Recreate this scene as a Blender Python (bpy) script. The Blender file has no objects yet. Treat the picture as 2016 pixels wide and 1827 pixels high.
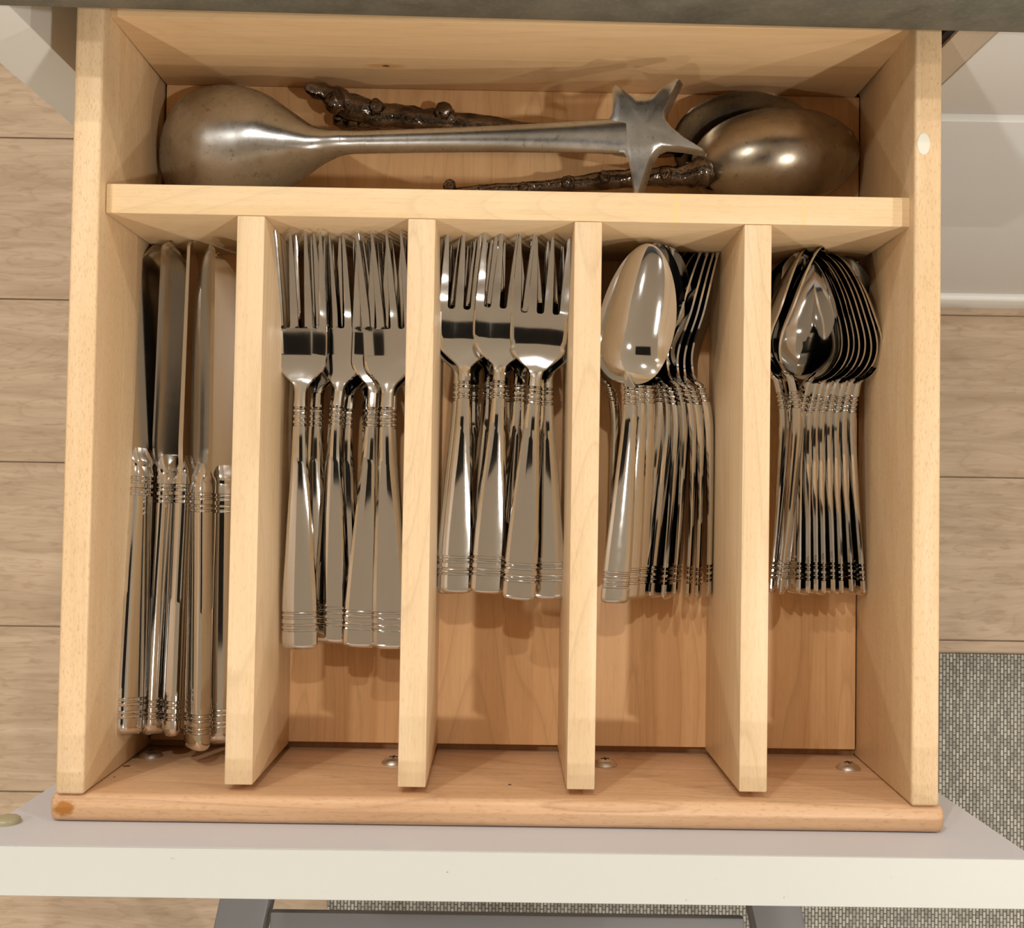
import bpy, bmesh, math, random
from mathutils import Vector, Matrix, noise
random.seed(7)
SC = bpy.context.scene
COL = SC.collection
# ------------------------------------------------------------------ camera
# metres; z = 0 is the top edge of the drawer box, the floor lies at z = -0.65
CAM = Vector((0.172885, 0.125035, 0.469437)); F = 2200.0
ROT = Matrix.Rotation(0.0157447, 3, 'Z') @ Matrix.Rotation(-0.007285, 3, 'Y') @ Matrix.Rotation(0.0292037, 3, 'X')
cd = bpy.data.cameras.new('camera'); cam = bpy.data.objects.new('camera', cd); COL.objects.link(cam)
cd.sensor_fit = 'HORIZONTAL'; cd.sensor_width = 36; cd.lens = F / 2016 * 36; cd.clip_start = 0.01
cam.matrix_world = Matrix.Translation(CAM) @ ROT.to_4x4()
SC.camera = cam
# ------------------------------------------------------------------ world, exposure
w = bpy.data.worlds.new('room_air'); SC.world = w; w.use_nodes = True
w.node_tree.nodes['Background'].inputs[0].default_value = (1.0, .93, .84, 1)
w.node_tree.nodes['Background'].inputs[1].default_value = 0.0
vs = SC.view_settings; vs.view_transform = 'Standard'; vs.look = 'None'; vs.gamma = 1.0; vs.use_curve_mapping = False
vs.exposure = -0.20
FLOOR, CEIL = -0.65, 1.75
DOWNLIGHTS = [(1.13, -.36, 15), (-.78, -1.22, 13), (-.88, .66, 9), (.15, 1.25, 13), (1.15, -2.1, 26), (-.8, -2.9, 26), (2.3, -1.0, 24), (2.2, 1.6, 24), (-.6, 2.0, 24)]  # far lamps at the end of the list are added to raise ambient light
for i, (x, y, e) in enumerate(DOWNLIGHTS):
    l = bpy.data.lights.new('downlight_bulb', 'AREA'); l.shape = 'DISK'; l.size = .075; l.energy = e; l.color = (1, .955, .88)
    o = bpy.data.objects.new('downlight_bulb', l); COL.objects.link(o); o.location = (x, y, CEIL - .012)

# ------------------------------------------------------------------ helpers
def px(u, v, z):
    d = ROT @ Vector(((u - 1008) / F, -(v - 913.5) / F, -1)); t = (z - CAM.z) / d.z
    return CAM + d * t

def mesh(name, verts, faces, mat, angle=32, smooth=True):
    me = bpy.data.meshes.new(name); me.from_pydata([tuple(v) for v in verts], [], faces)
    bm = bmesh.new(); bm.from_mesh(me); bmesh.ops.recalc_face_normals(bm, faces=bm.faces); bm.to_mesh(me); bm.free()
    if smooth:
        for p in me.polygons: p.use_smooth = True
        me.set_sharp_from_angle(angle=math.radians(angle))
    me.materials.append(mat); return me

def link(name, me, parent=None, mw=None):
    o = bpy.data.objects.new(name, me); COL.objects.link(o)
    if parent: o.parent = parent
    if mw is not None: o.matrix_world = mw
    return o

def tag(o, label=None, cat=None, group=None, kind=None):
    for k, v in (('label', label), ('category', cat), ('group', group), ('kind', kind)):
        if v: o[k] = v
    return o

def empty(name, loc=(0, 0, 0)):
    o = bpy.data.objects.new(name, None); COL.objects.link(o); o.location = loc; o.empty_display_size = .02; return o

def box_mesh(name, lo, hi, mat, bev=0.0, seg=2, off=(0, 0, 0)):
    bm = bmesh.new()
    lo = [a - b for a, b in zip(lo, off)]; hi = [a - b for a, b in zip(hi, off)]
    vs_ = [bm.verts.new((x, y, z)) for x in (lo[0], hi[0]) for y in (lo[1], hi[1]) for z in (lo[2], hi[2])]
    for f in ((0, 1, 3, 2), (4, 6, 7, 5), (0, 4, 5, 1), (2, 3, 7, 6), (0, 2, 6, 4), (1, 5, 7, 3)): bm.faces.new([vs_[i] for i in f])
    bmesh.ops.recalc_face_normals(bm, faces=bm.faces)
    if bev: bmesh.ops.bevel(bm, geom=list(bm.edges), offset=bev, segments=seg, affect='EDGES', profile=.5)
    me = bpy.data.meshes.new(name); bm.to_mesh(me); bm.free()
    if bev:
        for p in me.polygons: p.use_smooth = True
        me.set_sharp_from_angle(angle=math.radians(40))
    me.materials.append(mat); return me

def box(name, lo, hi, mat, parent=None, bev=0.0, seg=2):
    """box given in world coordinates; a parent at some location keeps it in place"""
    off = parent.location if parent else (0, 0, 0)
    if parent and parent.parent: off = Vector(off) + parent.parent.location
    return link(name, box_mesh(name, lo, hi, mat, bev, seg, off), parent)

def loft(rings, cap=True):
    n = len(rings[0]); V = [p for r in rings for p in r]; Fc = []
    for i in range(len(rings) - 1):
        for j in range(n):
            k = (j + 1) % n
            Fc.append((i * n + j, i * n + k, (i + 1) * n + k, (i + 1) * n + j))
    if cap:
        Fc.append(tuple(range(n))); Fc.append(tuple((len(rings) - 1) * n + j for j in range(n)))
    return V, Fc

def join(*parts):
    V, Fc = [], []
    for v, f in parts:
        b = len(V); V += list(v); Fc += [tuple(i + b for i in q) for q in f]
    return V, Fc

def interp(tab, s):
    if s <= tab[0][0]: return tab[0][1]
    for (a, x), (b, y) in zip(tab, tab[1:]):
        if s <= b:
            t = (s - a) / (b - a) if b > a else 0
            return x + (y - x) * t
    return tab[-1][1]

def sm(tab, s):
    """smooth interpolation through the table (Catmull-Rom)"""
    n = len(tab)
    if s <= tab[0][0]: return tab[0][1]
    if s >= tab[-1][0]: return tab[-1][1]
    for i in range(n - 1):
        a, b = tab[i], tab[i + 1]
        if s <= b[0]:
            h = b[0] - a[0]; t = (s - a[0]) / h
            def sl(k):
                if k == 0: return (tab[1][1] - tab[0][1]) / (tab[1][0] - tab[0][0])
                if k == n - 1: return (tab[-1][1] - tab[-2][1]) / (tab[-1][0] - tab[-2][0])
                d0 = (tab[k][1] - tab[k - 1][1]) / (tab[k][0] - tab[k - 1][0]); d1 = (tab[k + 1][1] - tab[k][1]) / (tab[k + 1][0] - tab[k][0])
                return 0 if d0 * d1 <= 0 else 2 * d0 * d1 / (d0 + d1)
            m0, m1 = sl(i), sl(i + 1)
            return ((2 * t**3 - 3 * t**2 + 1) * a[1] + (t**3 - 2 * t**2 + t) * h * m0 + (-2 * t**3 + 3 * t**2) * b[1] + (t**3 - t**2) * h * m1)

def frange(a, b, n): return [a + (b - a) * i / n for i in range(n + 1)]

# ------------------------------------------------------------------ materials
class NT:
    def __init__(s, name):
        s.m = bpy.data.materials.new(name); s.m.use_nodes = True; s.t = s.m.node_tree
        s.p = s.t.nodes['Principled BSDF']
    def n(s, typ, **kw):
        nd = s.t.nodes.new('ShaderNode' + typ)
        for k, v in kw.items():
            if k in nd.inputs.keys() or isinstance(k, int): s.set(nd, k, v)
            else: setattr(nd, k, v)
        return nd
    def set(s, nd, k, v):
        if hasattr(v, 'links') or hasattr(v, 'is_output'): s.t.links.new(v, nd.inputs[k])
        else: nd.inputs[k].default_value = v
    def coords(s, scale, rot=(0, 0, 0), rand=0):
        tc = s.n('TexCoord'); src = tc.outputs['Object']
        if rand:
            oi = s.n('ObjectInfo'); vm = s.n('VectorMath', operation='MULTIPLY_ADD')
            s.t.links.new(oi.outputs['Random'], vm.inputs[0]); vm.inputs[1].default_value = (rand, rand * 1.7, rand * 2.3); s.t.links.new(src, vm.inputs[2]); src = vm.outputs[0]
        mp = s.n('Mapping'); s.t.links.new(src, mp.inputs[0]); mp.inputs['Scale'].default_value = scale; mp.inputs['Rotation'].default_value = rot
        return mp.outputs[0]
    def noise(s, vec, scale=1, detail=3, rough=.5, dist=0):
        nd = s.n('TexNoise'); s.t.links.new(vec, nd.inputs['Vector'])
        nd.inputs['Scale'].default_value = scale; nd.inputs['Detail'].default_value = detail; nd.inputs['Roughness'].default_value = rough; nd.inputs['Distortion'].default_value = dist
        return nd.outputs['Fac']
    def ramp(s, fac, stops):
        r = s.n('ValToRGB'); s.t.links.new(fac, r.inputs[0]); e = r.color_ramp.elements
        while len(e) < len(stops): e.new(.5)
        for el, (p, c) in zip(e, stops): el.position = p; el.color = (*c, 1) if len(c) == 3 else c
        return r.outputs[0]
    def mix(s, fac, a, b, mode='MIX'):
        m = s.n('Mix', data_type='RGBA', blend_type=mode)
        for k, v in ((0, fac), (6, a), (7, b)):
            if hasattr(v, 'is_output'): s.t.links.new(v, m.inputs[k])
            else: m.inputs[k].default_value = v if k == 0 else ((*v, 1) if len(v) == 3 else v)
        return m.outputs[2]
    def math(s, op, a, b=None, c=None):
        m = s.n('Math', operation=op)
        for k, v in enumerate((a, b, c)):
            if v is None: continue
            if hasattr(v, 'is_output'): s.t.links.new(v, m.inputs[k])
            else: m.inputs[k].default_value = v
        return m.outputs[0]
    def bump(s, h, strength=.1, dist=.001):
        b = s.n('Bump'); s.t.links.new(h, b.inputs['Height']); b.inputs['Strength'].default_value = strength; b.inputs['Distance'].default_value = dist
        s.t.links.new(b.outputs[0], s.p.inputs['Normal'])
    def out(s, col=None, rough=None, metal=0, spec=None, coat=None):
        for k, v in (('Base Color', col), ('Roughness', rough), ('Metallic', metal), ('Specular IOR Level', spec), ('Coat Weight', coat)):
            if v is None: continue
            if hasattr(v, 'is_output'): s.t.links.new(v, s.p.inputs[k])
            else: s.p.inputs[k].default_value = (*v, 1) if isinstance(v, tuple) and len(v) == 3 else v
        return s.m

def blob(n, centre, size, wob=.5):
    """mask of a stain with a ragged edge around a point of the board"""
    tc = n.n('TexCoord'); mp = n.n('Mapping'); n.t.links.new(tc.outputs['Object'], mp.inputs[0])
    mp.vector_type = 'TEXTURE'; mp.inputs['Location'].default_value = centre; mp.inputs['Scale'].default_value = size
    ln = n.n('VectorMath', operation='LENGTH'); n.t.links.new(mp.outputs[0], ln.inputs[0])
    nz = n.noise(mp.outputs[0], 1.8, 4, .6)
    d = n.math('ADD', ln.outputs['Value'], n.math('MULTIPLY_ADD', nz, wob * 2, -wob))
    return n.ramp(d, [(.55, (1, 1, 1)), (.9, (0, 0, 0))])

def wood(name, light, dark, axis='Y', ring=.35, fleck=.25, fscale=1.0, spots=(), rough=.42, rand=0, gscale=1.0):
    n = NT(name)
    def sc(al, ac): return {'X': (al, ac, ac), 'Y': (ac, al, ac), 'Z': (ac, ac, al)}[axis]
    g = gscale
    c1 = n.coords(sc(5 * g, 55 * g), rand=rand)
    a = n.noise(c1, 1, 4, .55, .8)
    col = n.ramp(a, [(.28, dark), (.55, tuple((x + y) / 2 for x, y in zip(light, dark))), (.78, light)])
    # growth rings: contour lines of a slow, stretched noise
    b = n.noise(n.coords(sc(3.2 * g, 22 * g), rand=rand), 1, 1, .4, .3)
    r = n.math('FRACT', n.math('MULTIPLY', b, 17))
    rl = n.ramp(r, [(0, (1, 1, 1)), (.08, (.35, .35, .35)), (.3, (0, 0, 0)), (.93, (0, 0, 0)), (1, (1, 1, 1))])
    col = n.mix(n.math('MULTIPLY', rl, ring), col, tuple(x * .66 for x in dark))
    f = n.noise(n.coords(sc(90 * fscale, 420 * fscale), rand=rand), 1, 2, .6, .4)
    fl = n.ramp(f, [(.54, (0, 0, 0)), (.68, (1, 1, 1))])
    col = n.mix(n.math('MULTIPLY', fl, fleck), col, tuple(x * y for x, y in zip(dark, (.72, .6, .45))))
    fi = n.noise(n.coords(sc(18 * g, 900 * g), rand=rand), 1, 2)
    col = n.mix(n.math('MULTIPLY', n.ramp(fi, [(.45, (0, 0, 0)), (.7, (1, 1, 1))]), .16), col, tuple(x * .7 for x in dark))
    for c, s, k in spots: col = n.mix(blob(n, c, s), col, k)
    n.bump(fi, .06, .0006)
    return n.out(col, rough, 0, .35)

MAPLE_L, MAPLE_D = (.76, .57, .36), (.66, .455, .25)
M_SIDE = wood('maple_side', MAPLE_L, MAPLE_D, 'Y', .12, .50, 4.2)
M_FRONT = wood('maple_front', (.77, .51, .31), (.64, .38, .21), 'X', .50, .38, 2.6,
               spots=[((-.0082, -.0075, .1038), (.0060, .0042, .02), (.45, .19, .04)), ((.0015, -.0015, .0555), (.0024, .004, .0022), (.16, .05, .015)), ((.0028, -.0015, .0755), (.0009, .004, .0009), (.06, .02, .01)), ((.1775, -.0015, .0790), (.0011, .004, .0014), (.03, .012, .008))])
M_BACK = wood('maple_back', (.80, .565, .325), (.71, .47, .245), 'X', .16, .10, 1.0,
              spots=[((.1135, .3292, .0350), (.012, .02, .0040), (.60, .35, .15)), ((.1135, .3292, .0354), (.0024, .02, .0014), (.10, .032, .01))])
M_CROSS = wood('maple_cross', (.77, .585, .365), (.70, .495, .275), 'X', .22, .16, 2.2, spots=[((.245, .25, .09), (.0022, .02, .02), (.74, .525, .26)), ((.300, .25, .09), (.0018, .02, .02), (.74, .525, .27))])
M_DIV = wood('maple_divider', (.765, .585, .37), (.675, .48, .28), 'Y', .30, .22, 2.6, rand=3)
M_BASE = wood('maple_base', (.83, .54, .285), (.69, .40, .19), 'Y', .34, .12, 1.0)
M_BOTTOM = wood('drawer_bottom_wood', (.5, .3, .16), (.4, .22, .1), 'Y')
M_OAK = wood('oak_floor', (.57, .435, .31), (.38, .275, .18), 'X', .26, .34, .5, rough=.5, rand=5, gscale=1.1)
M_STILE = wood('carcass_board', (.56, .46, .345), (.50, .40, .29), 'Z', .05, .05)

def painted(name, col, rough=.4, speck=0.0, scale=60, speckc=(.2, .17, .14)):
    n = NT(name); v = n.coords((1, 1, 1))
    a = n.noise(v, scale * .2, 3); c = n.mix(n.math('MULTIPLY', a, .18), col, tuple(x * .86 for x in col))
    if speck:
        b = n.noise(v, scale * 5, 2, .4); c = n.mix(n.ramp(b, [(.765, (0, 0, 0)), (.80, (speck, speck, speck))]), c, speckc)
    n.bump(n.noise(v, 700, 2), .03, .0005)
    return n.out(c, rough, 0, .4)
M_WHITE = painted('white_lacquer', (.80, .79, .74), .38)
M_PANEL = painted('white_panel', (.55, .56, .53), .40, .6, 60)
M_PANELFACE = painted('cool_white_face', (.67, .68, .74), .45, .4, 60)  # bluer in tone than the panel's top edge
M_GREYWHITE = painted('white_cabinet', (.76, .75, .72), .42)
M_STOOL = painted('grey_paint', (.155, .152, .155), .45)
M_WALL = painted('wall_paint', (.74, .69, .62), .8, scale=10)
M_DARKWALL = painted('dark_reflection_wall', (.10, .095, .09), .8, scale=10)  # unseen wall coloured dark to add contrast to the steel's reflections
M_CEIL = painted('ceiling_paint', (.86, .83, .78), .85, scale=10)
M_DARK = painted('recess_shade', (.02, .017, .015), .8)  # near-black colour standing in for shade in the cabinet gap and screw slots
M_DOT = painted('white_dot', (.70, .68, .58), .6)

def stone():
    n = NT('dark_stone'); v = n.coords((1, 1, 1))
    a = n.noise(v, 38, 6, .65, .4); b = n.noise(v, 420, 3, .6)
    c = n.ramp(a, [(.3, (.105, .10, .078)), (.52, (.155, .148, .115)), (.7, (.20, .185, .14))])
    c = n.mix(n.math('MULTIPLY', n.ramp(b, [(.5, (0, 0, 0)), (.72, (1, 1, 1))]), .25), c, (.30, .29, .24))
    n.bump(b, .08, .0006)
    return n.out(c, .5, 0, .4)
M_STONE = stone()

def rug():
    n = NT('woven_mat'); tc = n.n('TexCoord'); sp = n.n('SeparateXYZ'); n.t.links.new(tc.outputs['Object'], sp.inputs[0])
    cb = n.n('CombineXYZ'); n.t.links.new(sp.outputs[1], cb.inputs[0]); n.t.links.new(sp.outputs[0], cb.inputs[1])
    br = n.n('TexBrick'); n.t.links.new(cb.outputs[0], br.inputs['Vector'])
    br.inputs['Scale'].default_value = 1.0; br.inputs['Brick Width'].default_value = .0068; br.inputs['Row Height'].default_value = .0034
    br.inputs['Mortar Size'].default_value = .0007; br.inputs['Mortar Smooth'].default_value = .7; br.offset = .5
    br.inputs['Color1'].default_value = (.62, .60, .53, 1); br.inputs['Color2'].default_value = (.30, .285, .25, 1); br.inputs['Mortar'].default_value = (.055, .05, .042, 1)
    col = n.mix(n.math('MULTIPLY', n.noise(n.coords((60, 8, 60)), 1, 3), .6), br.outputs['Color'], (.24, .225, .195))
    n.bump(n.math('SUBTRACT', 1.0, br.outputs['Fac']), .6, .001)
    return n.out(col, .75, 0, .2)
M_RUG = rug()

def metal(name, col, rough, vary=.05, scale=300, col2=None, patch=20, bump=0):
    n = NT(name); v = n.coords((1, 1, 1))
    a = n.noise(v, scale, 3, .6)
    r = n.math('MULTIPLY_ADD', a, vary * 2, rough - vary)
    c = col
    if col2:
        b = n.noise(v, patch, 5, .65, .5); c = n.mix(n.ramp(b, [(.38, (0, 0, 0)), (.66, (1, 1, 1))]), col, col2)
        d = n.noise(v, patch * 14, 3, .6); c = n.mix(n.math('MULTIPLY', n.ramp(d, [(.6, (0, 0, 0)), (.72, (1, 1, 1))]), .55), c, tuple(x * .5 for x in col2))
    if bump: n.bump(n.noise(v, patch * 6, 3), bump, .001)
    return n.out(c, r, 1.0)
M_STEEL = metal('polished_steel', (.70, .695, .685), .07, .03)
M_BLADE = metal('knife_blade_steel', (.62, .60, .57), .13, .03)
M_PEWTER = metal('brushed_aluminium', (.57, .575, .58), .29, .08, 240, (.42, .42, .41), 22)
M_BRONZE = metal('tarnished_silver', (.45, .39, .31), .30, .08, 240, (.30, .25, .19), 26)
M_TWIG = metal('dark_polished_bronze', (.24, .20, .17), .12, .05, 200, (.07, .055, .045), 60, .7)
M_SCREW = metal('zinc_screw', (.68, .66, .63), .32, .05)
nb = NT('bumper_silicone'); M_BUMP = nb.out((.62, .56, .36), .25); nb.p.inputs['Transmission Weight'].default_value = .35
nl = NT('lamp_glow'); nl.p.inputs['Emission Color'].default_value = (1, .9, .77, 1); nl.p.inputs['Emission Strength'].default_value = 20; M_LAMP = nl.m

# ------------------------------------------------------------------ room shell
RX0, RX1, RY0, RY1 = -2.4, 3.0, -3.6, 2.6
def struct(o): o['kind'] = 'structure'; return o
floor = struct(box('floor', (RX0, RY0, FLOOR - .05), (RX1, RY1, FLOOR - .0022), M_OAK))
struct(box('ceiling', (RX0, RY0, CEIL), (RX1, RY1, CEIL + .05), M_CEIL))
struct(box('wall_left', (RX0 - .1, RY0, FLOOR - .05), (RX0, RY1, CEIL + .05), M_WALL))
struct(box('wall_right', (RX1, RY0, FLOOR - .05), (RX1 + .1, RY1, CEIL + .05), M_WALL))
struct(box('wall_front', (RX0, RY0 - .1, FLOOR - .05), (RX1, RY0, CEIL + .05), M_DARKWALL))
struct(box('wall_back', (RX0, RY1, FLOOR - .05), (RX1, RY1 + .1, CEIL + .05), M_WALL))
# floor boards: each a part of the floor, laid along X
SEAM0, PW = -.0112, .1633
for r in range(-6, 4):
    y0 = SEAM0 + r * PW; y1 = y0 + PW
    x = -1.25 - .37 * ((r * 7) % 5) / 5
    while x < 1.75:
        x1 = x + 1.5
        if not (r >= 2 and x > 3):
            link('plank', box_mesh('plank', (x + .0005, y0 + .0006, FLOOR - .0022), (x1 - .0005, y1 - .0006, FLOOR), M_OAK, .0005, 1, ((x + x1) / 2, y0, FLOOR)), floor).location = ((x + x1) / 2, y0, FLOOR)
        x = x1
for i, (x, y, e) in enumerate(DOWNLIGHTS):
    ring = []
    for k in range(24):
        a = k * math.tau / 24; ring.append((math.cos(a), math.sin(a)))
    rs = [[(c * r_, s * r_, z) for c, s in ring] for r_, z in ((.041, -.004), (.055, -.005), (.056, 0), (.041, 0))]
    V, Fc = loft(rs + [rs[0]], cap=False)
    o = link('recessed_downlight', mesh('downlight_trim', V, Fc, M_WHITE), None); o.location = (x, y, CEIL - .0005)
    tag(o, ['white recessed ceiling light ring above the drawer, to its right', 'white recessed ceiling light ring in front of the drawer, to its left', 'white recessed ceiling light ring over the island, to the left', 'white recessed ceiling light ring over the island, straight behind the drawer'][i] if i < 4 else 'white recessed ceiling light ring ' + ('added for fill light, behind the viewer to the right', 'added for fill light, behind the viewer to the left, by the front wall', 'added for fill light, by the right wall', 'added for fill light, at the back right corner', 'added for fill light, at the back left corner')[i - 4], 'ceiling light', 'recessed ceiling lights')

# ------------------------------------------------------------------ island: worktop, carcass, drawer fronts
YC = .33
t = link('countertop', box_mesh('countertop', (-.10, .3235, .0135), (1.5, 1.25, .0435), M_STONE, .0010, 2, (-.03, .3235, .0135))); t.location = (-.03, .3235, .0135); t.rotation_euler.z = -.0080
tag(t, 'dark olive grey stone countertop overhanging the back of the open drawer', 'countertop')
cab = empty('island_cabinet', (-.0734, YC, FLOOR)); tag(cab, 'white kitchen island cabinet below the stone countertop', 'cabinet')
box('stile', (-.0734, YC, FLOOR + .0), (-.0406, 1.2, .0135), M_WHITE, cab, .0008)
box('side_panel', (.3665, YC - .0005, FLOOR + .05), (.3830, 1.2, .0135), M_STILE, cab)
box('gap_shade_strip', (.3628, YC + .001, FLOOR + .1), (.3665, YC + .012, .0135), M_DARK, cab)  # black strip painting in the shade of the gap beside the drawer fronts
box('carcass_back', (-.0406, 1.18, FLOOR + .05), (1.45, 1.2, .0135), M_WHITE, cab)
box('carcass_end', (1.43, YC + .02, FLOOR + .05), (1.45, 1.18, .0135), M_WHITE, cab)
box('base_trim', (.3835, YC - .008, FLOOR), (1.45, YC + .012, FLOOR + .048), M_WHITE, cab, .004, 3)
box('base_trim', (-.0406, YC + .04, FLOOR), (.366, YC + .06, FLOOR + .09), M_WHITE, cab)
def front(name, lo, hi, label):
    o = empty(name, ((lo[0] + hi[0]) / 2, lo[1], lo[2])); tag(o, label, 'drawer')
    box('drawer_front', lo, hi, M_GREYWHITE, o, .001)
    box('drawer_box', (lo[0] + .02, hi[1], lo[2] + .01), (hi[0] - .02, hi[1] + .4, hi[2] - .03), M_STILE, o)
front('closed_drawer_unit', (.3845, YC, -.112), (1.44, YC + .019, .0125), 'closed white drawer front to the right, just under the countertop')
front('closed_drawer_unit', (.3845, YC - .0025, FLOOR + .052), (1.44, YC + .0165, -.1155), 'tall closed white drawer front to the right, second below the countertop')
front('closed_drawer_unit', (-.038, YC + .001, -.36), (.3625, YC + .020, -.118), 'closed white drawer front in the shade beneath the open cutlery drawer')
front('closed_drawer_unit', (-.038, YC + .001, FLOOR + .09), (.3625, YC + .020, -.363), 'lowest white drawer front near the floor beneath the open cutlery drawer')

# ------------------------------------------------------------------ the open drawer
DR = empty('pullout_drawer_unit', (0, 0, -.105)); tag(DR, 'pulled-out maple cutlery drawer with a thick white front', 'drawer')
H = .087
def prism(name, pts_lo, pts_hi, mat, parent, bev=0.0):
    """8-corner block: 4 lower and 4 upper corners"""
    off = parent.location; bm = bmesh.new()
    v = [bm.verts.new(Vector(p) - off) for p in list(pts_lo) + list(pts_hi)]
    for f in ((3, 2, 1, 0), (4, 5, 6, 7), (0, 1, 5, 4), (1, 2, 6, 5), (2, 3, 7, 6), (3, 0, 4, 7)): bm.faces.new([v[i] for i in f])
    bmesh.ops.recalc_face_normals(bm, faces=bm.faces)
    if bev: bmesh.ops.bevel(bm, geom=list(bm.edges), offset=bev, segments=3, affect='EDGES', profile=.5)
    me = bpy.data.meshes.new(name); bm.to_mesh(me); bm.free()
    for p in me.polygons: p.use_smooth = True
    me.set_sharp_from_angle(angle=math.radians(40)); me.materials.append(mat)
    return link(name, me, parent)
YB = .50
def side(xi_t, xi_b, xo, nm):
    zb = -.105
    return prism(nm, [(xi_b, -.0015, zb), (xo, -.0015, zb), (xo, YB, zb), (xi_b, YB, zb)], [(xi_t, -.0015, 0), (xo, -.0015, 0), (xo, YB, 0), (xi_t, YB, 0)], M_SIDE, DR, .0014)
side(0.0002, -.0012, -.0118, 'side_panel')
rs = side(.3450, .3505, .3568, 'side_panel')
box('back_panel', (-.0005, YB - .012, -.1), (.3455, YB, -.002), M_SIDE, DR)
box('bottom_panel', (-.0015, -.002, -.0995), (.3500, YB - .01, -.0935), M_BOTTOM, DR)
box('box_front', (-.0146, -.0133, -.105), (.3600, -.0015, -.0012), M_FRONT, DR, .0032, 3)
PN = box('front_panel', (-.0362, -.0328, -.108), (.3838, -.0134, .0292), M_PANELFACE, DR, .0004, 1)
eb = box('edge_band', (-.0362, -.0328, .0292), (.3838, -.0134, .0300), M_PANEL, DR, .0003, 1); eb['label'] = 'bright white top edge'
def disc(name, c, r, th, axis, mat, parent, dome=0, seg=24):
    rings = [[(math.cos(k * math.tau / seg) * r * f, math.sin(k * math.tau / seg) * r * f, z) for k in range(seg)] for f, z in ((1, 0), (1, th * .5), (.95, th * .85), (.82, th + dome * .35), (.62, th + dome * .66), (.4, th + dome * .87), (.2, th + dome * .97), (.06, th + dome))]
    V, Fc = loft(rings)
    if axis == 'Y': V = [(x, z, -y) for x, y, z in V]
    o = link(name, mesh(name, V, Fc, mat), parent); o.location = Vector(c) - (parent.location if parent else Vector()); return o
b = disc('bumper_pad', (-.0312, -.0134, .0005), .0058, .0022, 'Y', M_BUMP, DR, .0008); b['label'] = 'yellowish round silicone bumper'
d_ = disc('adhesive_dot', (.3488, .2777, -.0001), .0045, .0004, 'Z', M_DOT, DR); d_.scale = (.62, 1.05, 1); d_['label'] = 'whitish oval dot'
for x, z in ((.0067, -.068), (.1229, -.0617), (.2228, -.0636), (.3383, -.0634)):
    s = disc('screw', (x, -.0016, z), .0058, .0012, 'Y', M_SCREW, DR, .0022)
    for a in (0, 1):
        l, w_ = .0019, .00045
        lo, hi = ((-l, .0016, -w_), (l, .0035, w_)) if a else ((-w_, .0016, -l), (w_, .0035, l))
        link('screw_slot', box_mesh('screw_slot', lo, hi, M_DARK), s)

# ------------------------------------------------------------------ the divider insert lying in the drawer
IN = empty('cutlery_insert', (0, 0, -.093)); tag(IN, 'maple cutlery divider insert with five long bays and a cross bay', 'drawer insert')
box('base_board', (.0003, .0024, -.0930), (.3490, .3292, -H), M_BASE, IN, .0006)
box('back_board', (.0000, .3292, -.0930), (.3470, .3410, -.0075), M_BACK, IN, .0006)
ZD = -.0070
box('cross_divider', (.0002, .2437, -H), (.3462, .2567, ZD), M_CROSS, IN, .0009)
DX = (.0567, .12986, .2014, .27445); DT = .0119
for x in DX:
    o = link('long_divider', box_mesh('long_divider', (-DT / 2, .0016, -H), (DT / 2, .2437, ZD), M_DIV, .0006, 2, (0, 0, -.093)), IN); o.location = (x + DT / 2, 0, 0)

# ------------------------------------------------------------------ flatware
SEC = [(-1, 0), (-.94, .55), (-.74, 1), (-.4, 1.26), (0, 1.36), (.4, 1.26), (.74, 1), (.94, .55), (1, 0), (.90, -.62), (.6, -1), (0, -1.05), (-.6, -1), (-.90, -.62)]
SECF = [(-1, 0), (-.95, .6), (-.84, 1), (-.4, 1.03), (0, 1.04), (.4, 1.03), (.84, 1), (.95, .6), (1, 0), (.90, -.62), (.6, -1), (0, -1.05), (-.6, -1), (-.90, -.62)]
def handle_ss(grooves, s0, s1, n):
    ss = frange(s0, s1, n)
    for g in grooves: ss += [g - .0008, g - .00042, g, g + .00042, g + .0008]
    return sorted(set(round(s, 6) for s in ss if s0 <= s <= s1 + 1e-6))
def gr(s, grooves):
    for g in grooves:
        if abs(s - g) < .0005: return .00058 if abs(s - g) < .0001 else .00045
    return 0
def handle_mesh(name, wt, tt, zt, s0, s1, grooves, mat, n=36, end_r=.0028):
    rings = []
    for s in [s0] + [s0 + end_r * (1 - math.cos(a)) for a in frange(.2, math.pi / 2, 10)] + [q for q in handle_ss(grooves, s0, s1, n) if q > s0 + end_r * 1.02]:
        e = min(1, (s - s0) / end_r); k = math.sqrt(max(0, 1 - (1 - e) ** 2))
        w_ = sm(wt, s) - end_r * (1 - k) - gr(s, grooves); th = sm(tt, s) / 2 * (.45 + .55 * k) - gr(s, grooves)
        zc = sm(zt, s)
        rings.append([(s, w_ * a, zc + th * b) for a, b in SEC])
    V, Fc = loft(rings); return mesh(name, V, Fc, mat, 14)

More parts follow.
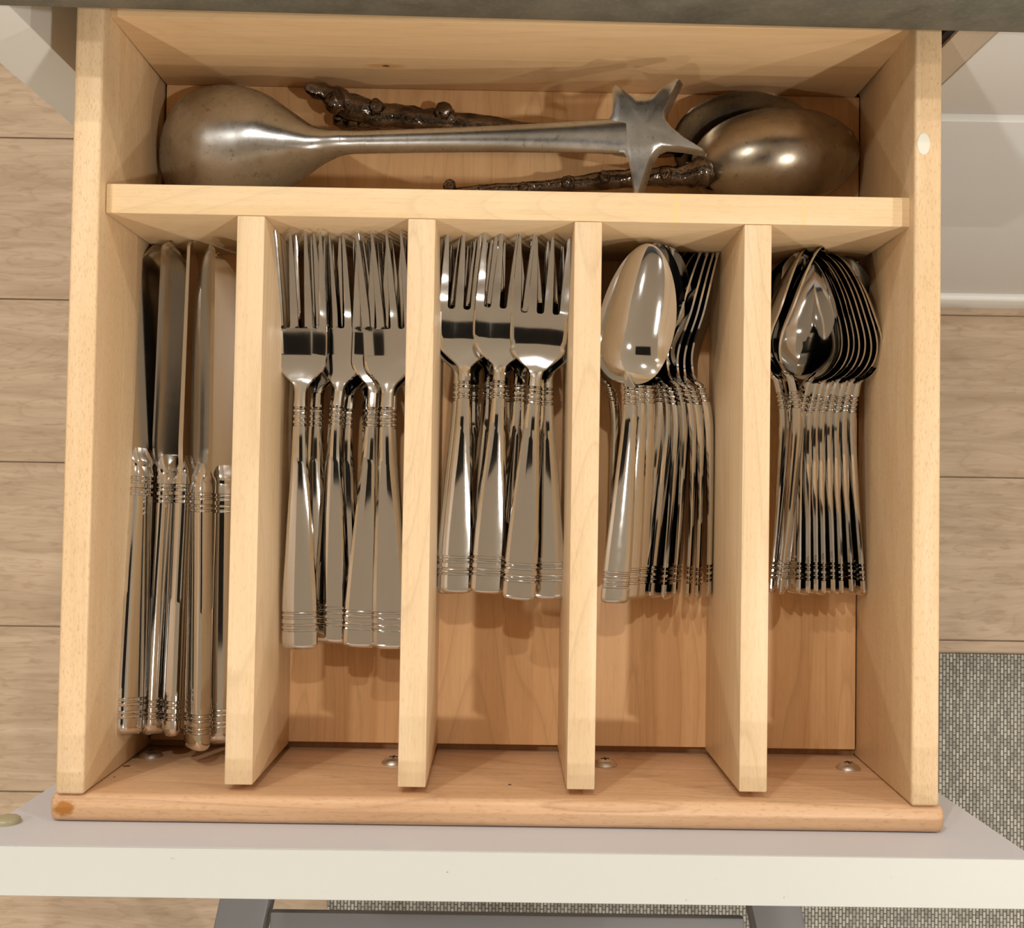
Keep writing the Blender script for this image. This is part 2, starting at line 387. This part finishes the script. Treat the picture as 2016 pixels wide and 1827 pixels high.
def make_fork(L, hw, endw, slot, gro_hi, midhole=0, notch=False, tipz=.0135):
    z0 = [(0, .0015), (L * .22, .0028), (L * .46, .0036), (L * .57, .0018), (L * .655, -.0040), (L * .72, -.0060), (L * .79, -.0046), (L * .89, .0030), (L, tipz)]
    neck = slot - .030
    wt = [(0, endw), (.018, endw * .985), (.05, endw * .78), (gro_hi[0] - .002, .0033), (gro_hi[-1] + .002, .0031), (neck - .001, .0029), (neck + .003, .0034), (neck + .0075, hw * .62), (neck + .0115, hw * .90), (neck + .0145, hw * .985), (slot - .008, hw * .995), (slot + .003, hw)]
    if notch: wt = wt[:-3] + [(neck + .0140, hw * .965), (neck + .0154, hw * .925), (neck + .0170, hw * .975), (slot - .006, hw), (slot + .003, hw)]
    tt = [(0, .0030), (.02, .0030), (gro_hi[0], .0042), (neck, .0040), (neck + .014, .0026), (slot, .0022)]
    gro = [.0092, .0116, .0150, .0172] + list(gro_hi)
    me_h = handle_mesh('fork_handle', wt, tt, z0, 0, neck + .0005, gro, M_STEEL)
    rings = []
    for s in frange(neck, slot, 26):
        w_ = sm(wt, s); th = sm(tt, s) / 2; zc = sm(z0, s); cup = min(1, max(0, (s - neck - .004) / .012)) * .0012
        f = min(1, max(0, (s - neck) / .006))
        rings.append([(s, w_ * (a * (1 - f) + c * f), zc + th * (b_ * (1 - f) + d * f) + cup * (w_ * c / hw) ** 2) for (a, b_), (c, d) in zip(SEC, SECF)])
    V, Fc = loft(rings); me_hd = mesh('fork_head', V, Fc, M_STEEL, 18)
    tines = []; gap = hw * .21; tw = (2 * hw - 3 * gap) / 4; fr = gap / 2
    for i in range(4):
        yc = -hw + tw / 2 + i * (tw + gap); rings = []
        for s in [slot - .0015, slot - .0004] + [slot + fr * x for x in (.02, .1, .25, .45, .7, 1)] + frange(slot + fr * 1.3, L, 20):
            t_ = max(0, (s - slot) / (L - slot)); k = tw / 2 * (1 - .16 * t_ - .58 * t_ ** 1.8)
            if s > L - .0012: k *= .55
            x = min(1, max(0, (s - slot) / fr)); ex = fr * (1 - math.sqrt(1 - (1 - x) ** 2))
            kl = k + (ex if i > 0 else 0); kr = k + (ex if i < 3 else 0)
            th = (sm(tt, slot) - .0007 * t_) / 2; y = yc * (1 - .04 * t_) + (yc / hw) * .0006 * t_
            rings.append([(s, y + (kl if a < 0 else kr) * a, sm(z0, s) + th * b_ + .0012 * ((y + k * a) / hw) ** 2) for a, b_ in SECF])
        V, Fc = loft(rings); tines.append(mesh('fork_tine', V, Fc, M_STEEL, 22))
    return [('handle', me_h, []), ('head', me_hd, [('tine', m, []) for m in tines])]

def make_spoon(L, hw, blen, endw, gro_hi, depth, egg=.0, tipz=.0075, dip=.0050):
    b0 = L - blen
    z0 = [(0, .0012), (L * .25, .0020), (L * .46, .0016), (L * .53, .0007), (L * .595, -dip * .38), (b0 - .001, -dip * .92), (b0 + .005, -dip), (b0 + blen * .5, -dip * .1 + tipz * .25), (L, tipz)]
    wt = [(0, endw), (.015, endw * .98), (.05, endw * .78), (gro_hi[0], .0033), (gro_hi[-1] + .002, .0030), (b0 - .006, .0027), (b0 + .001, .0024), (b0 + .006, .0016)]
    tt = [(0, .0026), (.03, .0026), (gro_hi[0], .0038), (b0 - .006, .0036), (b0 + .006, .0008)]
    gro = [.0080, .0100, .0128, .0148] + list(gro_hi)
    dfun = lambda s: depth * math.sin(math.pi * min(1, max(0, (s - b0 + .004) / (blen + .004))) ** .85) ** .8 if s > b0 - .0039 else 0
    zh = [(q, sm(z0, q) - dfun(q) - .0022 * min(1, max(0, (q - b0 + .004) / .008))) for q in frange(0, b0 - .005, 30) + frange(b0 - .0045, b0 + .006, 12)]
    me_h = handle_mesh('spoon_handle', wt, tt, zh, 0, b0 + .004, gro, M_STEEL)
    rings = []; nu = 14
    ts = [0.0] + [.5 - .5 * math.cos(math.pi * (.03 + .97 * k / 34)) for k in range(35)]
    for t_ in ts:
        tt_ = min(.9985, t_); s = b0 - .004 + (blen + .004) * tt_
        q = tt_ ** (.92 + egg)
        w_ = hw * math.sqrt(max(0, 1 - (2 * q - 1) ** 2)) ** 1.12
        w_ = math.sqrt(w_ * w_ + (.0026 * max(0, 1 - tt_ * 4)) ** 2)
        zr = sm(z0, s); d = depth * math.sin(math.pi * min(1, max(0, tt_)) ** .85) ** .8
        th = .0013
        us = [-1 + 2 * k / nu for k in range(nu + 1)]
        top = [(s, w_ * u, zr - d * (1 - u * u) ** .9 + .0002) for u in us]
        bot = [(s, w_ * u, zr - d * (1 - u * u) ** .9 - th * (.55 + .45 * (1 - u * u))) for u in reversed(us)]
        rings.append(top + bot)
    V, Fc = loft(rings); me_b = mesh('spoon_bowl', V, Fc, M_STEEL, 40)
    return [('handle', me_h, []), ('bowl', me_b, [])]

def make_knife():
    L, hb = .2332, .124
    KS = [(math.cos(a), math.sin(a)) for a in [k * math.tau / 16 for k in range(16)]]
    def sup(c, e): return math.copysign(abs(c) ** e, c)
    gro = [.0085, .0105, .0140, .0162, .1100, .1122, .1155, .1175]
    wt = [(0, .0072), (.02, .0072), (.07, .0066), (.109, .0058), (.119, .0058), (.125, .0050)]
    tt = [(0, .0046), (.03, .0044), (.10, .0040), (.119, .0041), (.125, .0026)]
    rings = []; er = .0040
    for s in [er * (1 - math.cos(a)) for a in frange(.2, math.pi / 2, 6)] + [q for q in handle_ss(gro, 0, hb, 40) if q > er * 1.02]:
        e = min(1, s / er); k = math.sqrt(max(0, 1 - (1 - e) ** 2)); g = gr(s, gro) * 1.2
        w_ = sm(wt, s) - er * .55 * (1 - k) - g; th = sm(tt, s) * (.3 + .7 * k) - g
        rings.append([(s, w_ * sup(c, .6), th * sup(d, .62)) for c, d in KS])
    V, Fc = loft(rings); me_h = mesh('knife_handle', V, Fc, M_STEEL, 34)
    rings = []
    for k in range(41):
        t_ = k / 40; s = hb - .003 + (L - hb + .003) * (1 - (1 - t_) ** 1.35)
        u = (s - hb) / (L - hb)
        top = interp([(0, .0052), (.05, .0070), (.12, .0078), (1, .0082)], u)
        bot = sm([(-.05, -.0050), (.02, -.0062), (.05, -.0094), (.12, -.0108), (.45, -.0106), (.75, -.0088), (.90, -.0048), (.97, .0005), (1.0, .0064)], u)
        if u > .965: top -= .0045 * ((u - .965) / .035) ** 2
        if top - bot < .0008: bot = top - .0008
        ths = .0011 * (1 - .35 * u); mid = bot + (top - bot) * .25
        rings.append([(s, top, ths), (s, mid, ths * .8), (s, bot, .0002), (s, bot, -.0002), (s, mid, -ths * .8), (s, top, -ths)])
    V, Fc = loft(rings); me_b = mesh('knife_blade', V, Fc, M_BLADE, 22)
    rings = [[(s, w_ * sup(c, .7), th * sup(d, .7)) for c, d in KS] for s, w_, th in ((.1225, .0052, .0032), (.1245, .0058, .0034), (.1262, .0059, .0030), (.1280, .0057, .0023), (.1300, .0055, .0016), (.1318, .0052, .0011))]
    V, Fc = loft(rings); me_c = mesh('knife_bolster', V, Fc, M_STEEL, 34)
    return [('handle', me_h, []), ('blade', me_b, []), ('bolster', me_c, [])]

FORK = make_fork(.1915, .0119, .0083, .1495, (.1050, .1075, .1102, .1127))
SALAD = make_fork(.1668, .0133, .0077, .1335, (.0925, .0948, .0972, .0993), notch=True, tipz=.011)
SPOON = make_spoon(.1672, .0188, .0600, .0070, (.0945, .0966, .0990, .1012), .0085, egg=-.17)
SOUP = make_spoon(.1630, .0215, .0560, .0066, (.0885, .0905, .0928, .0948), .0095, egg=-.12, tipz=.0065)
KNIFE = make_knife()

def place(name, parts, a, b, roll, label, cat, group, s=1.0):
    """a, b: the two ends of the thing's long axis, each seen at (u, v) and lying at height z"""
    p, q = px(*a), px(*b); X = (q - p).normalized(); Z = Vector((0, 0, 1)); Y = Z.cross(X).normalized(); Z = X.cross(Y)
    R = Matrix((X, Y, Z)).transposed().to_4x4() @ Matrix.Rotation(math.radians(roll), 4, 'X')
    root = empty(name); root.matrix_world = Matrix.Translation(p) @ R
    tag(root, label, cat, group)
    def add(ps, par):
        for nm, me, ch in ps: add(ch, link(nm, me, par))
    add(parts, root); return root

KG, FG, SG, TG, UG = 'dinner knives in the left bay', 'dinner forks in the second bay', 'salad forks in the middle bay', 'dessert spoons in the fourth bay', 'soup spoons in the right bay'
for a, b, roll, lab in [
    ((252, 1446, -.046), (300, 477, -.064), 228, 'dinner knife lying nearest the left drawer side, dark blade'),
    ((305, 1444, -.064), (351, 478, -.060), 44, 'dinner knife second from the left drawer side'),
    ((343, 1446, -.062), (384, 480, -.060), 86, 'thin-looking dinner knife standing on edge in the middle of the knives'),
    ((388, 1475, -.050), (404, 474, -.048), 134, 'dinner knife reaching furthest toward the drawer front, fourth from the left side'),
    ((441, 1462, -.066), (446, 476, -.064), 18, 'dinner knife lying nearly flat, half hidden under the first long divider'),
    ((372, 1440, -.078), (368, 484, -.077), 40, 'dinner knife at the bottom beneath the others in the knife bay')]:
    place('dinner_knife', KNIFE, a, b, roll, lab, 'knife', KG)
for a, b, roll, lab in [
    ((591, 1276, -.058), (592, 452, -.040), 5, 'dinner fork on top of the pile, furthest left, head against the first divider'),
    ((650, 1264, -.068), (674, 454, -.049), -3, 'dinner fork whose dark head is caught between the two top dinner forks'),
    ((770, 1276, -.059), (757, 462, -.042), -4, 'dinner fork on top of the pile, furthest right, half under the second divider'),
    ((709, 1273, -.062), (752, 466, -.048), 4, 'dinner fork with its handle end second from the right in the dinner fork bay'),
    ((610, 1266, -.070), (630, 462, -.055), 6, 'dinner fork low in the pile under the furthest left one'),
    ((672, 1266, -.074), (697, 464, -.060), -5, 'dinner fork low in the middle of the pile of dinner forks'),
    ((740, 1268, -.073), (716, 466, -.066), 3, 'dinner fork low in the pile just right of the middle of the dinner forks'),
    ((772, 1270, -.072), (768, 466, -.055), -5, 'dinner fork low at the right beside the second divider'),
    ((630, 1262, -.081), (622, 464, -.073), 2, 'dinner fork at the very bottom left of the dinner forks'),
    ((690, 1262, -.081), (675, 464, -.078), -2, 'dinner fork at the very bottom in the middle of the dinner forks'),
    ((750, 1262, -.081), (756, 466, -.073), 2, 'dinner fork at the very bottom right of the dinner forks')]:
    place('dinner_fork', FORK, a, b, roll, lab, 'fork', FG)
for a, b, roll, lab in [
    ((897, 1166, -.062), (926, 464, -.048), 6, 'salad fork on top of the pile, furthest left'),
    ((888, 1168, -.067), (916, 470, -.054), 9, 'salad fork directly beneath the furthest left salad fork'),
    ((958, 1167, -.059), (1000, 466, -.043), 5, 'salad fork in the middle of the three top salad forks, scratched handle'),
    ((1021, 1180, -.056), (1074, 470, -.039), -3, 'salad fork on top of the pile, furthest right'),
    ((1080, 1178, -.064), (1074, 472, -.049), -6, 'salad fork under the furthest right one, its handle straight beside the third divider'),
    ((945, 1160, -.073), (975, 472, -.061), 4, 'salad fork low in the pile, left of the middle of its bay'),
    ((1008, 1166, -.071), (1034, 474, -.058), -3, 'salad fork low in the pile, right of the middle of its bay'),
    ((922, 1160, -.080), (938, 474, -.070), 0, 'salad fork at the very bottom left of its bay'),
    ((1058, 1164, -.080), (1060, 476, -.068), 0, 'salad fork at the very bottom right of its bay'),
    ((985, 1160, -.081), (1000, 476, -.076), 0, 'salad fork at the very bottom in the middle of its bay')]:
    place('salad_fork', SALAD, a, b, roll, lab, 'fork', SG)
# dessert spoons: three lie open on top at the left, the rest stand nested on edge
for a, b, roll, lab in [
    ((1208, 1186, -.060), (1268, 474, -.039), 12, 'dessert spoon lying open on top of the fourth bay, its bowl turned up'),
    ((1229, 1178, -.066), (1284, 476, -.045), 14, 'dessert spoon nested second under the open spoon in the fourth bay'),
    ((1245, 1176, -.070), (1302, 478, -.051), 17, 'dessert spoon nested third under the open spoon in the fourth bay'),
    ((1192, 1172, -.072), (1222, 480, -.068), 70, 'dessert spoon on edge at the left beside the third divider')]:
    place('dessert_spoon', SPOON, a, b, roll, lab, 'spoon', TG)
ends = (1272, 1288, 1308, 1326, 1350, 1368, 1390)
for k, u in enumerate(ends):
    n_ = len(ends) - 1
    lab = 'dessert spoon standing on edge furthest right, beside the fourth divider' if k == n_ else 'dessert spoon on edge in the nested row, %s from the fourth divider' % ('', 'second', 'third', 'fourth', 'fifth', 'sixth', 'seventh')[n_ - k]
    place('dessert_spoon', SPOON, (u, 1172 + (k % 3) * 3, -.0735), (1388 - 10.5 * (n_ - k), 478, -.066 - .004 * max(0, 3 - k) / 3), (38, 50, 62, 72, 76, 76, 76)[k], lab, 'spoon', TG)
# soup spoons: a fanned nest opening to the left, and a few leaning the other way at the divider
ends = (1560, 1580, 1596, 1612, 1631, 1648, 1668, 1692)
tips = (1590, 1602, 1612, 1622, 1633, 1645, 1656, 1664)
ordn = ('first', 'second', 'third', 'fourth', 'fifth', 'sixth', 'seventh', 'eighth')
for k, (u, u1) in enumerate(zip(ends, tips)):
    place('soup_spoon', SOUP, (u, 1166 + (k % 2) * 3, -.0730), (u1, 512 + k * 3, -.061), -60 - k * 1.8, 'soup spoon in the fanned nest of the right bay, %s from its left' % ordn[k], 'spoon', UG)
for a, b, roll, lab in [
    ((1536, 1168, -.060), (1588, 556, -.050), 62, 'soup spoon leaning the other way, right of two beside the fourth divider'),
    ((1516, 1166, -.066), (1556, 552, -.056), 66, 'soup spoon leaning the other way, left of two beside the fourth divider'),
    ((1545, 1160, -.078), (1566, 500, -.072), 8, 'soup spoon lying flat at the bottom left of the right bay'),
    ((1662, 1160, -.079), (1644, 497, -.072), -8, 'soup spoon lying flat at the bottom right of the right bay')]:
    place('soup_spoon', SOUP, a, b, roll, lab, 'spoon', UG)

# ------------------------------------------------------------------ serving pieces in the cross bay
def frame(a, b, za, zb, roll=0):
    p, q = px(*a, za), px(*b, zb); X = (q - p).normalized(); Y = Vector((0, 0, 1)).cross(X).normalized(); Z = X.cross(Y)
    return Matrix.Translation(p) @ Matrix((X, Y, Z)).transposed().to_4x4() @ Matrix.Rotation(math.radians(roll), 4, 'X'), (q - p).length

def dome_bowl(name, bl, hw, depth, mat, th=.0016, pw=.8, neckw=.004, neck=0.0, flip=1):
    """shallow bowl along +X from the neck (x = 0) to the tip (x = bl); flip = 1 shows its rounded back upward"""
    rings = []; nu = 22
    ts = [.5 - .5 * math.cos(math.pi * (.02 + .98 * k / 44)) for k in range(45)]
    for t_ in ts:
        t_ = min(.999, t_); s = bl * t_
        w_ = hw * math.sqrt(max(0, 1 - (2 * t_ ** pw - 1) ** 2)); w_ = max(w_, neckw * (1 - 5 * t_)) if t_ < .2 else w_
        d = depth * math.sin(math.pi * t_ ** .9) ** .75 if t_ < .999 else 0
        us = [-math.cos(math.pi * k / nu) for k in range(nu + 1)]
        f = lambda u: d * (1 - u * u) ** .62
        top = [(s, w_ * u, flip * f(u)) for u in us]
        bot = [(s, w_ * u * .985, flip * (f(u) - th) if abs(u) < .999 else flip * (-th * .4)) for u in reversed(us)]
        rings.append(top + bot)
    V, Fc = loft(rings); return V, Fc

# star-ended ladle, rounded back of its bowl upward
mw, ln = frame((690, 281), (1285, 266), -.040, -.030)
LD = empty('star_ladle'); LD.matrix_world = mw
tag(LD, 'large brushed metal serving spoon with a star-shaped handle end, bowl turned down', 'serving spoon')
inv = mw.inverted()
def loc2(u, v, z): return inv @ px(u, v, z)
# bowl: half-width, centre offset, rim height and dome height along its length (0 at the neck, .0865 at the tip)
HWT = [(-.008, .0050), (0, .0052), (.009, .0066), (.018, .0098), (.030, .0168), (.044, .0250), (.058, .0312), (.071, .0332), (.083, .0312), (.092, .0255), (.099, .0160), (.1018, .0065), (.1024, .001)]
DOM = [(-.008, .0062), (0, .0063), (.012, .0106), (.030, .0200), (.052, .0290), (.070, .0305), (.084, .0255), (.094, .0160), (.1005, .0060), (.1024, .001)]
RIM = [(-.008, 0), (0, 0), (.015, -.0080), (.032, -.0190), (.055, -.0290), (.078, -.0330), (.1024, -.0330)]
rings = []; nu = 28
ss = frange(-.008, .092, 46) + [.0935, .095, .0965, .098, .0990, .0999, .1006, .1012, .1018, .1023]
for s_ in ss:
    hw_, d, zr = sm(HWT, s_), sm(DOM, s_), sm(RIM, s_); yc = interp([(0, 0), (.02, .0010), (.045, .0065), (.1024, .0068)], s_)
    us = [-math.cos(math.pi * k / nu) for k in range(nu + 1)]
    ex = interp([(0, .5), (.03, .62), (.06, .60)], s_)
    top = [(-s_, yc + hw_ * u, zr + d * max(0, 1 - u * u) ** ex) for u in us]
    bot = [(-s_, yc + hw_ * .97 * u, zr - .0005 + (d - .0022) * max(0, 1 - u * u) ** ex * min(1, max(0, (s_ - .012) / .02)) - (.004 * max(0, 1 - u * u) ** .5 if s_ < .012 else 0)) for u in reversed(us)]
    rings.append(top + bot)
V, Fc = loft(rings); link('bowl', mesh('ladle_bowl', V, Fc, M_PEWTER, 70), LD)
EL = [(math.cos(k * math.tau / 20), math.sin(k * math.tau / 20)) for k in range(20)]
rings = []
for s_ in frange(-.004, ln - .012, 40):
    w_ = sm([(-.004, .0050), (.006, .0051), (.05, .0056), (.09, .0068), (ln - .02, .0080), (ln - .01, .0086)], s_)
    h_ = sm([(-.004, .0046), (.05, .0042), (.10, .0034), (ln - .01, .0024)], s_)
    rings.append([(s_, w_ * c, h_ * d * (1.35 if d > 0 else 1)) for c, d in EL])
V, Fc = loft(rings); link('handle', mesh('ladle_handle', V, Fc, M_PEWTER, 60), LD)
poly = [(1196, 240), (1204, 224), (1206, 205), (1206, 172), (1212, 164), (1222, 171), (1233, 181), (1248, 192), (1265, 195), (1285, 190), (1306, 172), (1331, 153), (1338, 155), (1322, 190), (1308, 220), (1307, 236), (1322, 254), (1350, 274), (1385, 293), (1384, 299), (1340, 293), (1306, 291), (1291, 297), (1279, 316), (1268, 350), (1257, 381), (1248, 381), (1243, 345), (1237, 316), (1228, 301), (1200, 296)]
cc = (1262, 252); n_ = len(poly); V = []; Fc = []
cen = loc2(*cc, -.030)
for layer, (ox, oy, dz) in enumerate(((0, 0, 0), (8, 5, -.0042))):
    for r in (1.0, .92, .7, .4):
        for p in poly:
            q = loc2(p[0] + ox, p[1] + oy, -.030); v = cen + (q - cen) * r; dist = (v - cen).length / .030
            V.append((v.x, v.y, .0030 - .0042 * dist * dist - (.0007 if r > .99 and not layer else 0) + dz))
V += [(cen.x, cen.y, .0030), (cen.x, cen.y, -.0012)]
for layer in (0, 1):
    b_ = layer * 4 * n_
    for ri in range(3):
        for j in range(n_): k = (j + 1) % n_; Fc.append((b_ + ri * n_ + j, b_ + ri * n_ + k, b_ + (ri + 1) * n_ + k, b_ + (ri + 1) * n_ + j))
    for j in range(n_): Fc.append((b_ + 3 * n_ + j, b_ + 3 * n_ + (j + 1) % n_, 8 * n_ + layer))
for j in range(n_): Fc.append((j, (j + 1) % n_, 4 * n_ + (j + 1) % n_, 4 * n_ + j))
so = link('star_finial', mesh('star_finial', V, Fc, M_PEWTER, 35), LD); so['label'] = 'five-pointed star end'

def twig(name, path, mat, knots=(), branches=(), bumps=.14, seed=0):
    """path: (x, y, z, r); a knobbly tapered stick"""
    def tube(pts, sd, cap_r=.6):
        rings = []; dense = []
        for i in range(len(pts) - 1):
            for k in range(6): dense.append([a + (b - a) * k / 6 for a, b in zip(pts[i], pts[i + 1])])
        dense.append(list(pts[-1]))
        d0 = (Vector(dense[1][:3]) - Vector(dense[0][:3])).normalized(); d1 = (Vector(dense[-1][:3]) - Vector(dense[-2][:3])).normalized()
        a, b = dense[0], dense[-1]
        dense = [[*(Vector(a[:3]) - d0 * a[3] * .5), a[3] * cap_r]] + dense + [[*(Vector(b[:3]) + d1 * b[3] * .5), b[3] * cap_r]]
        for i, p in enumerate(dense):
            nx = Vector(dense[min(i + 1, len(dense) - 1)][:3]) - Vector(dense[max(i - 1, 0)][:3]); nx.normalize()
            up = Vector((0, 0, 1)); sd_ = nx.cross(up).normalized(); up = sd_.cross(nx)
            ring = []
            for k in range(14):
                a = k * math.tau / 14; dr = sd_ * math.cos(a) + up * math.sin(a)
                q = Vector(p[:3]) + dr * p[3]
                r = p[3] * (1 + bumps * 2 * noise.noise(q * 260 + Vector((sd, 0, 0))) + bumps * noise.noise(q * 700 + Vector((0, sd, 0))))
                ring.append(Vector(p[:3]) + dr * r)
            rings.append(ring)
        return loft(rings)
    def knob(c, r, sd):
        V, Fc, rings = [], [], []
        for i in range(1, 15):
            th = math.pi * i / 15; rings.append([(lambda d: Vector(c) + d * r * (1 + .3 * noise.noise(d * 1.7 + Vector((sd, 0, 0)))))(Vector((math.sin(th) * math.cos(a * math.tau / 20), math.sin(th) * math.sin(a * math.tau / 20), math.cos(th)))) for a in range(20)])
        return loft(rings)
    parts = [tube(path, seed)] + [tube(b, seed + 5 + i) for i, b in enumerate(branches)] + [knob(c, r, i) for i, (c, r) in enumerate(knots)]
    V, Fc = join(*parts); return mesh(name, V, Fc, mat, 100)

# twig-handled spoon in front, rounded back of its bowl upward
p0 = px(1352, 348, -.062); TS = empty('twig_spoon', p0)
tag(TS, 'tarnished serving spoon with a twig handle, its rounded bowl back upward at the right', 'serving spoon')
mw, ln = frame((1362, 338), (1692, 292), -.074, -.076)
V, Fc = dome_bowl('bowl', ln, .0255, .026, M_BRONZE, pw=.92, neckw=.004)
loc = Matrix.Translation(-p0) @ mw
V = [loc @ Vector(v) for v in V]
bo = link('bowl', mesh('twig_spoon_bowl', V, Fc, M_BRONZE, 60), TS)
def P(u, v, z, r): return (*(px(u, v, z) - p0), r * 1.22)
link('twig_handle', twig('twig_handle', [P(1385, 338, -.062, .0062), P(1350, 347, -.062, .0042), P(1290, 348, -.062, .0036), P(1200, 355, -.063, .0036), P(1100, 366, -.065, .0030), P(1000, 372, -.067, .0024), P(890, 378, -.068, .0018)], M_TWIG,
     knots=[(P(886, 367, -.066, 0)[:3], .0032), (P(1118, 362, -.062, 0)[:3], .0036), (P(1190, 350, -.060, 0)[:3], .0032), (P(1310, 345, -.059, 0)[:3], .0034), (P(1030, 369, -.064, 0)[:3], .0026)]), TS)
link('tip_nub', twig('tip_nub', [P(1668, 266, -.071, .0022), P(1676, 263, -.072, .0016)], M_BRONZE, bumps=.05), TS)

# second twig-handled spoon behind, bowl open upward, mostly hidden
p0 = px(980, 248, -.078); TB = empty('twig_spoon', p0)
tag(TB, 'dark twig-handled serving spoon lying behind the star spoon, forked twig end at the left', 'serving spoon')
mw, ln = frame((1325, 305), (1600, 250), -.068, -.068)
V, Fc = dome_bowl('bowl', ln, .0245, .018, M_BRONZE, pw=.9, flip=-1, th=.0018)
loc = Matrix.Translation(-p0) @ mw; V = [loc @ Vector(v) for v in V]
link('bowl', mesh('twig_spoon_bowl', V, Fc, M_BRONZE, 60), TB)
link('twig_handle', twig('twig_handle', [P(606, 172, -.068, .0026), P(640, 185, -.070, .0040), P(680, 205, -.073, .0052), P(740, 228, -.076, .0054), P(850, 240, -.077, .0050), P(960, 250, -.077, .0042), P(1100, 268, -.075, .0038), P(1250, 290, -.070, .0036), P(1340, 288, -.066, .0042)], M_TWIG,
     knots=[(P(874, 222, -.073, 0)[:3], .0048), (P(660, 203, -.068, 0)[:3], .0052), (P(742, 213, -.071, 0)[:3], .0042)],
     branches=[[P(664, 237, -.078, .0030), P(700, 238, -.078, .0036), P(760, 240, -.077, .0036)], [P(874, 222, -.074, .0040), P(878, 236, -.076, .0050)]], seed=3), TB)

# ------------------------------------------------------------------ mat and stool on the floor
o = link('floor_mat', box_mesh('floor_mat', (.005, -1.4, FLOOR), (1.6, -.0243, FLOOR + .003), M_RUG, .0012, 2, (.8, -.7, FLOOR))); o.location = (.8, -.7, FLOOR)
tag(o, 'grey woven floor mat lying on the boards in front of the island', 'mat')
ST = empty('stool', (.18, -.3, FLOOR)); tag(ST, 'dark grey painted stool frame just in front of the open drawer', 'stool')
zs = -.25
def bar(name, p, q, w_, h_, par=ST):
    p, q = Vector(p), Vector(q); X = (q - p).normalized(); Y = Vector((0, 0, 1)).cross(X).normalized() if abs(X.z) < .9 else Vector((0, 1, 0)); Z = X.cross(Y); L_ = (q - p).length
    me = box_mesh(name, (0, -w_ / 2, -h_), (L_, w_ / 2, 0), M_STOOL, .0015, 2); o = link(name, me, par)
    o.matrix_basis = Matrix.Translation(p - par.location) @ Matrix((X, Y, Z)).transposed().to_4x4(); return o
bar('side_rail', (-.050, -.45, zs), (.0185, -.10, zs), .031, .03)
bar('side_rail', (.425, -.45, zs), (.343, -.10, zs), .031, .03)
bar('cross_rail', (.028, -.162, zs - .002), (.331, -.162, zs - .002), .040, .007)
bar('cross_rail', (-.03, -.42, zs - .002), (.405, -.42, zs - .002), .040, .007)
box('seat', (-.028, -.40, zs - .012), (.40, -.182, zs - .004), M_STOOL, ST, .002)
for x, y in ((.017, -.115), (.345, -.115), (-.046, -.435), (.421, -.435)):
    box('leg', (x - .014, y - .014, FLOOR), (x + .014, y + .014, zs - .03), M_STOOL, ST, .002)

# ------------------------------------------------------------------ added black slab above the drawer (out of view, darkens the steel's reflections)
PL = empty('added_dark_slab', (.19, .10, .72)); tag(PL, 'added black slab on rods above the open drawer, for dark reflections', 'reflection helper')
M_BLACK = painted('black_metal', (.012, .012, .013), .5)
box('slab', (-.03, -.05, .72), (.40, .21, .77), M_BLACK, PL, .004)
for x in (.07, .31): box('rod', (x - .004, .096, .77), (x + .004, .104, CEIL), M_BLACK, PL)
